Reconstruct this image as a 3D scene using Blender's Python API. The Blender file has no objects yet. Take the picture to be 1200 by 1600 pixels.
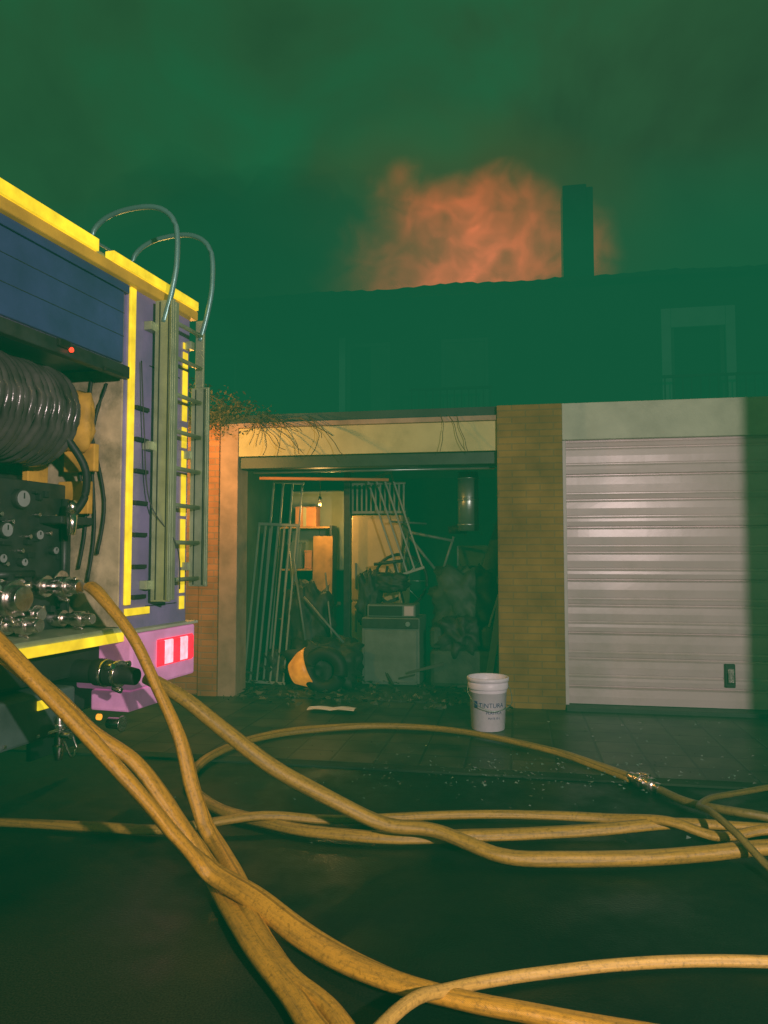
import bpy, bmesh, math, random
from mathutils import Vector, Matrix, noise
random.seed(7)
S=bpy.context.scene
S.view_settings.view_transform='Standard'; S.view_settings.look='None'
S.view_settings.exposure=0; S.view_settings.gamma=1
COL=S.collection

# ------------------------------------------------------------------ materials
def mat(name,c,rough=.6,metal=0,var=.25,scale=6,dirt=0,dirtc=(.02,.03,.02),emit=None,es=0,bump=.1,bscale=60,spec=.5):
    m=bpy.data.materials.new(name); m.use_nodes=True
    nt=m.node_tree; N=nt.nodes; L=nt.links; b=N['Principled BSDF']
    tc=N.new('ShaderNodeTexCoord')
    n=N.new('ShaderNodeTexNoise'); n.inputs['Scale'].default_value=scale; n.inputs['Detail'].default_value=6
    L.new(tc.outputs['Object'],n.inputs['Vector'])
    r=N.new('ShaderNodeValToRGB')
    r.color_ramp.elements[0].position=.3; r.color_ramp.elements[1].position=.7
    r.color_ramp.elements[0].color=tuple(x*(1-var) for x in c)+(1,)
    r.color_ramp.elements[1].color=tuple(min(1,x*(1+var)) for x in c)+(1,)
    L.new(n.outputs['Fac'],r.inputs[0]); out=r.outputs[0]
    if dirt>0:
        n2=N.new('ShaderNodeTexNoise'); n2.inputs['Scale'].default_value=scale*.45; n2.inputs['Detail'].default_value=9; n2.inputs['Roughness'].default_value=.7
        L.new(tc.outputs['Object'],n2.inputs['Vector'])
        r2=N.new('ShaderNodeValToRGB'); r2.color_ramp.elements[0].position=.48; r2.color_ramp.elements[1].position=.7
        r2.color_ramp.elements[1].color=(dirt,)*3+(1,)
        L.new(n2.outputs['Fac'],r2.inputs[0])
        mx=N.new('ShaderNodeMix'); mx.data_type='RGBA'; mx.inputs[7].default_value=dirtc+(1,)
        L.new(r2.outputs[0],mx.inputs[0]); L.new(out,mx.inputs[6]); out=mx.outputs[2]
    L.new(out,b.inputs['Base Color'])
    b.inputs['Roughness'].default_value=rough; b.inputs['Metallic'].default_value=metal
    b.inputs['Specular IOR Level'].default_value=spec
    if emit:
        b.inputs['Emission Color'].default_value=emit+(1,); b.inputs['Emission Strength'].default_value=es
        mp=N.new('ShaderNodeMapRange'); mp.inputs[1].default_value=.3; mp.inputs[2].default_value=.7; mp.inputs[3].default_value=es*.7; mp.inputs[4].default_value=es*1.25
        L.new(n.outputs['Fac'],mp.inputs[0]); L.new(mp.outputs[0],b.inputs['Emission Strength'])
    if bump>0:
        n3=N.new('ShaderNodeTexNoise'); n3.inputs['Scale'].default_value=bscale; n3.inputs['Detail'].default_value=4
        L.new(tc.outputs['Object'],n3.inputs['Vector'])
        bp=N.new('ShaderNodeBump'); bp.inputs['Strength'].default_value=bump; bp.inputs['Distance'].default_value=.01
        L.new(n3.outputs['Fac'],bp.inputs['Height']); L.new(bp.outputs[0],b.inputs['Normal'])
    return m

def brick(name,c1,c2,mortar,scale=1.0):
    m=bpy.data.materials.new(name); m.use_nodes=True
    nt=m.node_tree; N=nt.nodes; L=nt.links; b=N['Principled BSDF']
    tc=N.new('ShaderNodeTexCoord'); sp=N.new('ShaderNodeSeparateXYZ'); L.new(tc.outputs['Object'],sp.inputs[0])
    ad=N.new('ShaderNodeMath'); L.new(sp.outputs[0],ad.inputs[0]); L.new(sp.outputs[1],ad.inputs[1])
    cb=N.new('ShaderNodeCombineXYZ'); L.new(ad.outputs[0],cb.inputs[0]); L.new(sp.outputs[2],cb.inputs[1])
    br=N.new('ShaderNodeTexBrick'); L.new(cb.outputs[0],br.inputs['Vector'])
    br.inputs['Color1'].default_value=c1+(1,); br.inputs['Color2'].default_value=c2+(1,); br.inputs['Mortar'].default_value=mortar+(1,)
    br.inputs['Scale'].default_value=1; br.inputs['Brick Width'].default_value=.25*scale; br.inputs['Row Height'].default_value=.062*scale
    br.inputs['Mortar Size'].default_value=.006*scale; br.inputs['Mortar Smooth'].default_value=.3
    n=N.new('ShaderNodeTexNoise'); n.inputs['Scale'].default_value=3; n.inputs['Detail'].default_value=8
    L.new(tc.outputs['Object'],n.inputs['Vector'])
    mp=N.new('ShaderNodeMapRange'); mp.inputs[1].default_value=.3; mp.inputs[2].default_value=.7; mp.inputs[3].default_value=.6; mp.inputs[4].default_value=1.2
    L.new(n.outputs['Fac'],mp.inputs[0])
    mx=N.new('ShaderNodeVectorMath'); mx.operation='SCALE'
    L.new(br.outputs['Color'],mx.inputs[0]); L.new(mp.outputs[0],mx.inputs['Scale']); L.new(mx.outputs[0],b.inputs['Base Color'])
    bp=N.new('ShaderNodeBump'); bp.inputs['Strength'].default_value=.5; bp.inputs['Distance'].default_value=.005; bp.invert=True
    L.new(br.outputs['Fac'],bp.inputs['Height']); L.new(bp.outputs[0],b.inputs['Normal'])
    b.inputs['Roughness'].default_value=.85
    return m

def hosemat(name,c,dark):
    m=bpy.data.materials.new(name); m.use_nodes=True
    nt=m.node_tree; N=nt.nodes; L=nt.links; b=N['Principled BSDF']
    uv=N.new('ShaderNodeUVMap'); uv.uv_map='UVMap'
    tc=N.new('ShaderNodeTexCoord')
    mp=N.new('ShaderNodeMapping'); mp.inputs['Scale'].default_value=(5,1.1,1); L.new(uv.outputs[0],mp.inputs[0])
    n=N.new('ShaderNodeTexNoise'); n.inputs['Scale'].default_value=2.2; n.inputs['Detail'].default_value=9; n.inputs['Roughness'].default_value=.75
    L.new(mp.outputs[0],n.inputs['Vector'])
    r=N.new('ShaderNodeValToRGB'); e=r.color_ramp.elements
    e[0].position=.32; e[0].color=dark+(1,); e[1].position=.54; e[1].color=c+(1,)
    e2=e.new(.8); e2.color=tuple(min(1,x*1.2) for x in c)+(1,)
    L.new(n.outputs['Fac'],r.inputs[0])
    sp=N.new('ShaderNodeSeparateXYZ'); L.new(uv.outputs[0],sp.inputs[0])
    def wave(sock,mul):
        a=N.new('ShaderNodeMath'); a.operation='MULTIPLY'; a.inputs[1].default_value=mul; L.new(sock,a.inputs[0])
        s=N.new('ShaderNodeMath'); s.operation='SINE'; L.new(a.outputs[0],s.inputs[0]); return s.outputs[0]
    w1=wave(sp.outputs[0],2*math.pi*36); w2=wave(sp.outputs[1],2*math.pi*130)
    ww=N.new('ShaderNodeMath'); ww.operation='MULTIPLY'; L.new(w1,ww.inputs[0]); L.new(w2,ww.inputs[1])
    st=N.new('ShaderNodeMath'); st.operation='COMPARE'; st.inputs[1].default_value=.33; st.inputs[2].default_value=.018; L.new(sp.outputs[0],st.inputs[0])
    mx=N.new('ShaderNodeMix'); mx.data_type='RGBA'; L.new(st.outputs[0],mx.inputs[0]); L.new(r.outputs[0],mx.inputs[6]); mx.inputs[7].default_value=tuple(x*.5 for x in c)+(1,)
    n5=N.new('ShaderNodeTexNoise'); n5.inputs['Scale'].default_value=60; n5.inputs['Detail'].default_value=5; n5.inputs['Roughness'].default_value=.8; L.new(tc.outputs['Object'],n5.inputs['Vector'])
    r5=N.new('ShaderNodeMapRange'); r5.inputs[1].default_value=.33; r5.inputs[2].default_value=.5; r5.inputs[3].default_value=.5; r5.inputs[4].default_value=1.05; L.new(n5.outputs['Fac'],r5.inputs[0])
    vs=N.new('ShaderNodeVectorMath'); vs.operation='SCALE'; L.new(mx.outputs[2],vs.inputs[0]); L.new(r5.outputs[0],vs.inputs['Scale'])
    L.new(vs.outputs[0],b.inputs['Base Color'])
    bp=N.new('ShaderNodeBump'); bp.inputs['Strength'].default_value=.35; bp.inputs['Distance'].default_value=.0015
    L.new(ww.outputs[0],bp.inputs['Height'])
    n4=N.new('ShaderNodeTexNoise'); n4.inputs['Scale'].default_value=14; n4.inputs['Detail'].default_value=3; L.new(tc.outputs['Object'],n4.inputs['Vector'])
    bp2=N.new('ShaderNodeBump'); bp2.inputs['Strength'].default_value=.4; bp2.inputs['Distance'].default_value=.012
    L.new(n4.outputs['Fac'],bp2.inputs['Height']); L.new(bp.outputs[0],bp2.inputs['Normal'])
    L.new(bp2.outputs[0],b.inputs['Normal'])
    b.inputs['Roughness'].default_value=.38
    return m

# ------------------------------------------------------------------ mesh helpers
def grp(name,loc=(0,0,0),rz=0,rx=0,ry=0,parent=None):
    e=bpy.data.objects.new(name,None); e.empty_display_size=.1
    e.location=loc; e.rotation_euler=(rx,ry,rz); COL.objects.link(e)
    if parent: e.parent=parent
    return e
def add(parent,name,V,F,m,bevel=0,smooth=False,uvs=None):
    me=bpy.data.meshes.new(name); me.from_pydata([tuple(v) for v in V],[],F); me.update()
    bm=bmesh.new(); bm.from_mesh(me); bmesh.ops.recalc_face_normals(bm,faces=bm.faces); bm.to_mesh(me); bm.free()
    o=bpy.data.objects.new(name,me); COL.objects.link(o)
    if m: me.materials.append(m)
    if parent: o.parent=parent
    if smooth:
        for p in me.polygons: p.use_smooth=True
    if bevel>0:
        b=o.modifiers.new('b','BEVEL'); b.width=bevel; b.segments=2; b.limit_method='ANGLE'
    return o
def boxvf(b,V,F):
    (x0,x1),(y0,y1),(z0,z1)=b; k=len(V)
    V+=[(x0,y0,z0),(x1,y0,z0),(x1,y1,z0),(x0,y1,z0),(x0,y0,z1),(x1,y0,z1),(x1,y1,z1),(x0,y1,z1)]
    F+=[[k+i for i in f] for f in ((0,3,2,1),(4,5,6,7),(0,1,5,4),(1,2,6,5),(2,3,7,6),(3,0,4,7))]
def boxes(parent,name,L,m,bevel=.004):
    V=[];F=[]
    for b in L: boxvf(b,V,F)
    return add(parent,name,V,F,m,bevel)
def box(parent,name,x,y,z,m,bevel=.004): return boxes(parent,name,[(x,y,z)],m,bevel)
def cylvf(p0,p1,r0,r1,V,F,seg=20):
    p0=Vector(p0);p1=Vector(p1);d=(p1-p0).normalized()
    a=d.orthogonal().normalized(); b=d.cross(a); k=len(V)
    for p,r in ((p0,r0),(p1,r1)):
        for i in range(seg):
            t=2*math.pi*i/seg; V.append(p+(a*math.cos(t)+b*math.sin(t))*r)
    for i in range(seg):
        j=(i+1)%seg; F.append([k+i,k+j,k+seg+j,k+seg+i])
    F.append([k+i for i in range(seg)][::-1]); F.append([k+seg+i for i in range(seg)])
def cyls(parent,name,L,m,bevel=0,seg=20):
    V=[];F=[]
    for c in L: cylvf(c[0],c[1],c[2],c[3] if len(c)>3 else c[2],V,F,seg)
    o=add(parent,name,V,F,m,bevel)
    for p in o.data.polygons: p.use_smooth=len(p.vertices)==4
    return o
def catmull(P,n=10,closed=False):
    P=[Vector(p) for p in P]; out=[]
    for i in range(len(P)-(0 if closed else 1)):
        if closed: p0,p1,p2,p3=P[i-1],P[i],P[(i+1)%len(P)],P[(i+2)%len(P)]
        else: p0=P[max(i-1,0)];p1=P[i];p2=P[i+1];p3=P[min(i+2,len(P)-1)]
        for j in range(n):
            t=j/n; out.append(.5*((2*p1)+(-p0+p2)*t+(2*p0-5*p1+4*p2-p3)*t*t+(-p0+3*p1-3*p2+p3)*t**3))
    if not closed: out.append(P[-1])
    return out
def tube(parent,name,P,r,m,n=10,seg=14,closed=False,flat=0,seed=0,wob=0):
    C=catmull(P,n,closed); V=[];F=[]
    L=[0]
    for i in range(1,len(C)): L.append(L[-1]+(C[i]-C[i-1]).length)
    up=Vector((0,0,1)); N=len(C)
    for i,c in enumerate(C):
        t=(C[(i+1)%N] if (closed or i<N-1) else C[i])-(C[i-1] if (closed or i>0) else C[i]); t.normalize()
        u=up if abs(t.z)<.95 else Vector((1,0,0))
        s=t.cross(u).normalized(); w=s.cross(t).normalized()
        k=1+flat*(.5+.5*noise.noise(Vector((L[i]*1.3,seed*7.3,0)))) ; ang=.9*noise.noise(Vector((L[i]*.9,seed*3.1,5)))*(1 if flat else 0)
        off=s*noise.noise(Vector((L[i]*2.5,seed,9)))*wob
        for q in range(seg):
            a=2*math.pi*q/seg; x=math.cos(a)*r*k; y=math.sin(a)*r/k
            V.append(c+off+s*(x*math.cos(ang)-y*math.sin(ang))+w*(x*math.sin(ang)+y*math.cos(ang)))
    M=N if closed else N-1
    uvl=[]
    for i in range(M):
        for q in range(seg):
            j=(q+1)%seg; ii=(i+1)%N
            F.append([i*seg+q,i*seg+j,ii*seg+j,ii*seg+q])
            l1=L[i]; l2=L[i+1] if i+1<N else L[i]+.05
            uvl+=[(q/seg,l1),((q+1)/seg,l1),((q+1)/seg,l2),(q/seg,l2)]
    if not closed:
        F.append(list(range(seg))[::-1]); F.append([(N-1)*seg+q for q in range(seg)])
        uvl+=[(0,0)]*(2*seg)
    me=bpy.data.meshes.new(name); me.from_pydata([tuple(v) for v in V],[],F); me.update()
    ul=me.uv_layers.new(name='UVMap')
    for i,x in enumerate(uvl): ul.data[i].uv=x
    for p in me.polygons: p.use_smooth=len(p.vertices)==4
    me.materials.append(m)
    o=bpy.data.objects.new(name,me); COL.objects.link(o)
    if parent: o.parent=parent
    return o
def blob(parent,name,c,r,m,amp=.25,fr=3,seed=0,sub=4,sq=.55,floor=True):
    bm=bmesh.new(); bmesh.ops.create_icosphere(bm,subdivisions=sub,radius=1)
    for v in bm.verts:
        d=v.co.normalized(); k=1+amp*noise.fractal(d*fr+Vector((seed,0,0)),1,2,4)
        q=max(abs(d.x),abs(d.y),abs(d.z))**sq
        z=c[2]+d.z*r[2]*k/q
        v.co=Vector((c[0]+d.x*r[0]*k/q,c[1]+d.y*r[1]*k/q,max(z,.02) if floor else z))
    me=bpy.data.meshes.new(name); bm.to_mesh(me); bm.free()
    for p in me.polygons: p.use_smooth=True
    me.materials.append(m); o=bpy.data.objects.new(name,me); COL.objects.link(o)
    if parent:o.parent=parent
    return o

# ------------------------------------------------------------------ material library
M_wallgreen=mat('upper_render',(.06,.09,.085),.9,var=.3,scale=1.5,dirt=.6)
M_lintel=mat('cream_render',(.62,.60,.28),.8,var=.12,scale=4,dirt=.35,dirtc=(.22,.24,.09))
M_header=mat('pale_tile',(.50,.53,.40),.5,var=.12,scale=5,dirt=.3,dirtc=(.2,.2,.15))
M_brick=brick('ochre_brick',(.37,.22,.045),(.31,.18,.04),(.25,.18,.06))
M_brickred=brick('orange_brick',(.60,.27,.09),(.48,.21,.07),(.4,.26,.14))
M_jamb=mat('jamb_render',(.45,.32,.22),.8,var=.2,dirt=.5,dirtc=(.2,.14,.1))
M_door=mat('door_white_steel',(.70,.57,.59),.28,var=.06,scale=2,dirt=.6,dirtc=(.44,.37,.33),bump=.05,bscale=12)
M_frame=mat('white_frame',(.6,.56,.54),.5,var=.08)
M_black=mat('black_plastic',(.015,.015,.015),.4)
M_rub=mat('rubber',(.012,.012,.014),.6)
M_reel=mat('black_reel_hose',(.07,.06,.06),.2,var=.4,scale=10)
M_dark=mat('dark_panel',(.025,.030,.03),.45,var=.5,scale=12,dirt=.5,dirtc=(.06,.05,.04))
M_under=mat('underbody',(.015,.02,.02),.7,var=.5,scale=5)
M_metal=mat('cast_aluminium',(.75,.68,.64),.26,1,var=.25,scale=30,dirt=.4,dirtc=(.1,.1,.1))
M_alu=mat('ladder_aluminium',(.42,.50,.32),.4,.5,var=.15,scale=10,dirt=.3,dirtc=(.12,.15,.1))
M_steelpipe=mat('grab_rail',(.18,.36,.36),.35,.4,var=.1)
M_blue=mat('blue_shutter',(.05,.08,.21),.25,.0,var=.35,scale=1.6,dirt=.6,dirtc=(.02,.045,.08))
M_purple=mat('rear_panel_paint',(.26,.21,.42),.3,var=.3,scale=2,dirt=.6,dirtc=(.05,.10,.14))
M_pink=mat('glowing_bumper_paint',(.95,.42,.78),.4,var=.12,scale=6,dirt=.5,dirtc=(.45,.18,.35),emit=(1,.3,.7),es=.16)  # emission brightens the bumper in place of light falling on it
M_tape=mat('reflective_tape',(.9,.72,.03),.4,var=.25,scale=9,dirt=.5,dirtc=(.5,.3,.02),emit=(1,.70,.025),es=.9)  # emission stands in for light thrown back by the tape
M_ochre=mat('yellow_moulding',(.5,.30,.04),.5,var=.2,scale=5,dirt=.5,dirtc=(.25,.15,.03),emit=(1,.6,.04),es=.16)  # moulding is no lamp; a weak glow is put into its colour
M_redl=mat('red_lens',(.8,.02,.04),.2,emit=(1,.012,.05),es=1.6,var=.3,scale=20)
M_whl=mat('white_lens',(.9,.6,.7),.2,emit=(1,.45,.58),es=1.3,var=.2,scale=25)
M_redled=mat('red_led',(.8,.02,.01),.3,emit=(1,.05,.02),es=2.5)
M_amber=mat('amber_lens',(.9,.3,.02),.3,emit=(1,.35,.03),es=1.6)
M_cream=mat('cream_tarp',(.55,.45,.28),.7,var=.3,scale=8,dirt=.7)
M_yel=mat('yellow_bag',(.65,.38,.05),.7,var=.3,scale=9,dirt=.5,dirtc=(.1,.06,.02))
M_dial=mat('dial_face',(.25,.28,.27),.4)
M_hose=hosemat('canvas_hose',(.64,.33,.03),(.26,.15,.025))
M_hose2=hosemat('canvas_hose_dirty',(.42,.255,.035),(.15,.105,.028))
M_hose3=hosemat('thin_hose_dark',(.22,.16,.035),(.09,.075,.03))
M_hose4=hosemat('thin_hose_pale',(.62,.38,.08),(.36,.22,.06))
M_wood=mat('warm_wood',(.62,.33,.07),.6,var=.25,scale=7)
M_card=mat('cardboard',(.75,.33,.10),.8,var=.2)
M_fridge=mat('cream_enamel',(.68,.52,.20),.35,var=.1,scale=3,dirt=.5,dirtc=(.4,.28,.12))
M_whitep=mat('white_slats',(.26,.31,.23),.5,var=.15)
M_grey=mat('grey_cabinet',(.17,.21,.18),.4,var=.2,scale=5,dirt=.4)
M_inwall=mat('garage_wall',(.07,.09,.07),.9,var=.3,scale=2,dirt=.5)
M_tarp=mat('dark_green_tarp',(.04,.058,.04),.6,var=.5,scale=7,bump=.6,bscale=14)
M_clutter=mat('clutter_dark',(.025,.026,.024),.6,var=.6,scale=9,bump=.5,bscale=20)
M_galv=mat('galvanised',(.4,.5,.45),.35,.8,var=.2)
M_orange=mat('orange_plastic',(.9,.36,.03),.4,var=.25,scale=12,emit=(1,.34,.03),es=.55)  # plastic is unlit itself; glow added so it looks lit
M_bucket=mat('white_bucket',(.84,.78,.88),.4,var=.06,dirt=.35,scale=10,dirtc=(.45,.42,.47),bump=.03)
M_blueink=mat('blue_ink',(.04,.04,.22),.5,bump=0)
M_paper=mat('wet_paper',(.85,.85,.8),.3,var=.08)
M_glass=mat('window_glass',(.03,.05,.05),.08,spec=.8,bump=0)
M_curt=mat('curtain',(.16,.22,.2),.9,var=.2)
M_frametd=mat('upper_frame',(.16,.23,.23),.6,var=.1)
M_surr=mat('window_surround_paint',(.6,.72,.8),.6,var=.1)
M_iron=mat('wrought_iron',(.02,.03,.03),.6)
M_roof=mat('roof_tiles',(.05,.05,.045),.9,var=.4,scale=8)
M_chim=mat('chimney_render',(.04,.07,.09),.9,var=.25,scale=3,dirt=.4)
M_twig=mat('twig',(.10,.08,.04),.8)
M_leaf=mat('leaf',(.09,.085,.03),.7,var=.5,scale=20)
M_steel2=mat('tripod_steel',(.2,.2,.2),.4,.8)

def asphalt():
    m=bpy.data.materials.new('wet_asphalt'); m.use_nodes=True
    nt=m.node_tree;N=nt.nodes;L=nt.links;b=N['Principled BSDF']
    tc=N.new('ShaderNodeTexCoord')
    def nz(s,d=6,ro=.55):
        n=N.new('ShaderNodeTexNoise'); n.inputs['Scale'].default_value=s;n.inputs['Detail'].default_value=d;n.inputs['Roughness'].default_value=ro
        L.new(tc.outputs['Object'],n.inputs['Vector']); return n.outputs['Fac']
    big=nz(1.1,6,.6); fine=nz(150,2)
    r=N.new('ShaderNodeValToRGB'); r.color_ramp.elements[0].position=.42; r.color_ramp.elements[1].position=.68
    r.color_ramp.elements[0].color=(.0015,.006,.004,1); r.color_ramp.elements[1].color=(.006,.014,.008,1); L.new(big,r.inputs[0])
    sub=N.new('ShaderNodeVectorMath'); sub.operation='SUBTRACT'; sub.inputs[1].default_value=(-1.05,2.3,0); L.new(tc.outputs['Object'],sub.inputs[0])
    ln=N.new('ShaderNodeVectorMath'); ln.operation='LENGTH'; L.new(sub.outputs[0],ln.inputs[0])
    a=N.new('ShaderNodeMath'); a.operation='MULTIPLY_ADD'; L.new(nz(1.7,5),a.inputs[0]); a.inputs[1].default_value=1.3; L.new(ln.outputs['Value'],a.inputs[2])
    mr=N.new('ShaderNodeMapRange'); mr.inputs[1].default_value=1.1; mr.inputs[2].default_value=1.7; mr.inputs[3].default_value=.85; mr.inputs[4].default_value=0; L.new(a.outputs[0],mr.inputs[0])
    mm=N.new('ShaderNodeMix'); mm.data_type='RGBA'; L.new(mr.outputs[0],mm.inputs[0]); L.new(r.outputs[0],mm.inputs[6]); mm.inputs[7].default_value=(.034,.025,.013,1)  # brown dirt patch, with a pool of light painted into its colour
    mp=N.new('ShaderNodeMapRange'); mp.inputs[1].default_value=.3;mp.inputs[2].default_value=.7;mp.inputs[3].default_value=.3;mp.inputs[4].default_value=1.8; L.new(fine,mp.inputs[0])
    v=N.new('ShaderNodeVectorMath');v.operation='SCALE';L.new(mm.outputs[2],v.inputs[0]);L.new(mp.outputs[0],v.inputs['Scale']);L.new(v.outputs[0],b.inputs['Base Color'])
    r2=N.new('ShaderNodeMapRange'); r2.inputs[1].default_value=.40;r2.inputs[2].default_value=.60;r2.inputs[3].default_value=.3;r2.inputs[4].default_value=.7
    L.new(nz(1.6,7,.6),r2.inputs[0]); L.new(r2.outputs[0],b.inputs['Roughness'])
    b.inputs['Specular IOR Level'].default_value=.14
    bp=N.new('ShaderNodeBump');bp.inputs['Strength'].default_value=.35;bp.inputs['Distance'].default_value=.004;L.new(nz(90,3),bp.inputs['Height'])
    L.new(bp.outputs[0],b.inputs['Normal'])
    return m
def paving():
    m=brick('pavement_tiles',(.050,.046,.030),(.026,.028,.018),(.010,.014,.010))
    for n in m.node_tree.nodes:
        if n.type=='TEX_BRICK':
            n.inputs['Brick Width'].default_value=.3;n.inputs['Row Height'].default_value=.3;n.inputs['Mortar Size'].default_value=.01; n.offset=0
            tc=[q for q in m.node_tree.nodes if q.type=='TEX_COORD'][0]
            m.node_tree.links.new(tc.outputs['Object'],n.inputs['Vector'])
        if n.type=='MAP_RANGE': n.inputs[3].default_value=.15; n.inputs[4].default_value=1.8
    m.node_tree.nodes['Principled BSDF'].inputs['Roughness'].default_value=.4
    m.node_tree.nodes['Principled BSDF'].inputs['Specular IOR Level'].default_value=.2
    return m

# ------------------------------------------------------------------ ground
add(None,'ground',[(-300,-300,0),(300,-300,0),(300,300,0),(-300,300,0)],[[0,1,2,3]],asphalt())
TH=-math.atan(.18)
HOUSE=dict(loc=(0,7.08,0),rz=TH)
pv=grp('pavement',**HOUSE)
box(pv,'tiles',(-12,14),(-2.05,0.0),(-.05,.012),paving(),0)
box(pv,'kerb_stone',(-12,14),(-2.17,-2.053),(-.05,.014),mat('kerb_concrete',(.022,.026,.017),.8,dirt=.9,var=.7,scale=3,spec=.2),.006)

# ------------------------------------------------------------------ house
H=grp('terraced_house',**HOUSE)
def wall_open(parent,name,s0,s1,w0,w1,z0,z1,ops,m):
    L=[];x=s0
    for a,b,c,d in sorted(ops):
        if a>x: L.append(((x,a),(w0,w1),(z0,z1)))
        if c>z0: L.append(((a,b),(w0,w1),(z0,c)))
        if d<z1: L.append(((a,b),(w0,w1),(d,z1)))
        x=b
    L.append(((x,s1),(w0,w1),(z0,z1)))
    return boxes(parent,name,L,m,0)
box(H,'brick_wall_side',(-7,-1.86),(0,.25),(0,2.77),M_brickred,0)
box(H,'brick_pier_side',(-1.857,-1.66),(-.05,.25),(0,2.74),M_brickred,.006)
box(H,'garage_jamb',(-1.657,-1.47),(-.03,.25),(0,2.70),M_jamb,.006)
box(H,'garage_lintel',(-1.467,1.076),(-.02,.2),(2.37,2.65),M_lintel,.004)
box(H,'lintel_coping',(-1.467,1.076),(-.05,.2),(2.653,2.70),M_jamb,.004)
box(H,'parapet',(-7,1.076),(.0,.18),(2.703,2.79),M_wallgreen,.004)
box(H,'brick_pier',(1.079,1.668),(-.09,.5),(0,2.78),M_brick,.006)
box(H,'door_header',(1.671,4.25),(-.03,.2),(2.45,2.79),M_header,.004)
box(H,'brick_wall_end',(4.253,10),(-.05,.25),(0,2.79),M_brick,0)
box(H,'terrace_slab',(-7,10),(.26,3.2),(2.63,2.70),M_wallgreen,0)
boxes(H,'garage_room_walls',[((-2.05,-1.95),(.25,5),(0,2.63)),((1.35,1.45),(.5,5),(0,2.63)),((-1.95,1.35),(4.9,5),(0,2.63))],M_inwall,0)
box(H,'garage_floor',(-1.95,1.35),(.0,4.9),(-.04,.024),mat('garage_concrete',(.03,.034,.026),.6,var=.4,dirt=.6),0)
box(H,'roller_box',(-1.467,1.076),(.02,.22),(2.25,2.366),mat('roller_box_paint',(.03,.06,.045),.5),.006)
cyls(H,'door_track',[((-1.40,.235,2.235),(1.05,.235,2.235),.012)],M_galv)
cyls(H,'copper_pipe',[((-1.38,.35,2.19),(-.05,.55,2.17),.016)],M_card)
V=[];F=[];prof=[];z=.05;i=0
while z<2.44:
    h=(.17,.10,.15,.06)[i%4]; dep=(.024,.006,.012,.006)[i%4]; h=min(h,2.45-z)
    if h<.05: break
    prof+=[(z,.03),(z+h*.4,.0235),(z+h-.034,.025),(z+h-.026,.021),(z+h-.016,.03+dep),(z+h-.008,.03+dep)]
    z+=h;i+=1
prof.append((2.45,.03))
xs=[1.705+.1*k for k in range(25)]
for x in xs:
    for (zz,w) in prof:
        V.append((x,w+.0035*math.sin(x*2.1+zz*3)+.003*noise.noise(Vector((x*3,zz*3,1))),zz))
n=len(prof)
for a in range(len(xs)-1):
    for c in range(n-1): F.append([a*n+c,(a+1)*n+c,(a+1)*n+c+1,a*n+c+1])
add(H,'ribbed_garage_door',V,F,M_door)
boxes(H,'door_frame',[((1.671,1.703),(-.015,.10),(0,2.447)),((4.105,4.25),(-.015,.10),(0,2.447))],M_frame,.004)
box(H,'door_sill',(1.671,4.25),(-.14,.06),(.0,.045),mat('sill_dark',(.03,.035,.03),.6),.006)
box(H,'door_handle_plate',(3.03,3.12),(-.0,.026),(.235,.44),M_black,.008)
boxes(H,'door_handle',[((3.05,3.10),(-.035,-.003),(.36,.40)),((3.05,3.10),(-.05,-.035),(.28,.40))],M_metal,.006)
ops=[(-1.08,-.45,2.7,4.35),(.25,.9,3.1,4.35),(3.24,3.9,2.7,4.45),(-3.4,-2.7,3.2,4.3),(6,6.8,3.2,4.4)]
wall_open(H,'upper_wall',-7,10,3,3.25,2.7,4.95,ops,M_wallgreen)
fr=[]
gl=[]
for a,b,c,d in ops:
    fr+=[((a,a+.05),(3.03,3.1),(c,d)),((b-.05,b),(3.03,3.1),(c,d)),((a+.05,b-.05),(3.03,3.1),(d-.05,d)),((a+.05,b-.05),(3.03,3.1),(c,c+.06))]
    gl.append(((a,b),(3.12,3.14),(c,d)))
boxes(H,'window_frames',fr,M_frametd,0); boxes(H,'window_glass',gl,M_glass,0)
boxes(H,'window_surround',[((3.12,3.237),(2.95,2.998),(2.7,4.58)),((3.903,4.02),(2.95,2.998),(2.7,4.58)),((3.24,3.9),(2.95,2.998),(4.33,4.58)),
   ((-1.17,-1.083),(2.95,2.998),(2.7,4.42))],M_surr,.004)
boxes(H,'curtains',[((.27,.88),(3.06,3.08),(3.1,4.33)),((-.74,-.5),(3.06,3.08),(2.75,4.33))],M_curt,0)
V=[];F=[];xs=[-7.2+.07*k for k in range(249)]
for k,x in enumerate(xs):
    zz=.006*(k%3)+.03*noise.noise(Vector((x*1.1,0,0)))+.018*noise.noise(Vector((x*7,3,0)))
    V+=[(x,2.55,4.93+zz),(x,6.4,5.75+zz),(x,2.55,4.88),(x,6.4,5.6),(x,10.3,4.9+zz)]
for k in range(len(xs)-1):
    a=5*k;b=a+5; F+=[[a,b,b+1,a+1],[a,a+2,b+2,b],[a+1,b+1,b+4,a+4]]
add(H,'tiled_roof',V,F,M_roof)
boxes(H,'gable_walls',[((-7,-6.8),(3.25,10),(2.7,4.9)),((9.8,10),(3.25,10),(2.7,4.9)),((-7,10),(9.8,10),(0,4.9))],M_wallgreen,0)
boxes(H,'chimney',[((1.96,2.30),(3.9,4.4),(5.0,6.81)),((2.303,2.40),(3.98,4.36),(5.0,6.80))],M_chim,.015)
rl=[((s,s+.016),(2.2,2.216),(2.7,3.46)) for s in [-.05+.09*k for k in range(12)]]+[((-.07,.97),(2.19,2.225),(3.46,3.49))]
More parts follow.
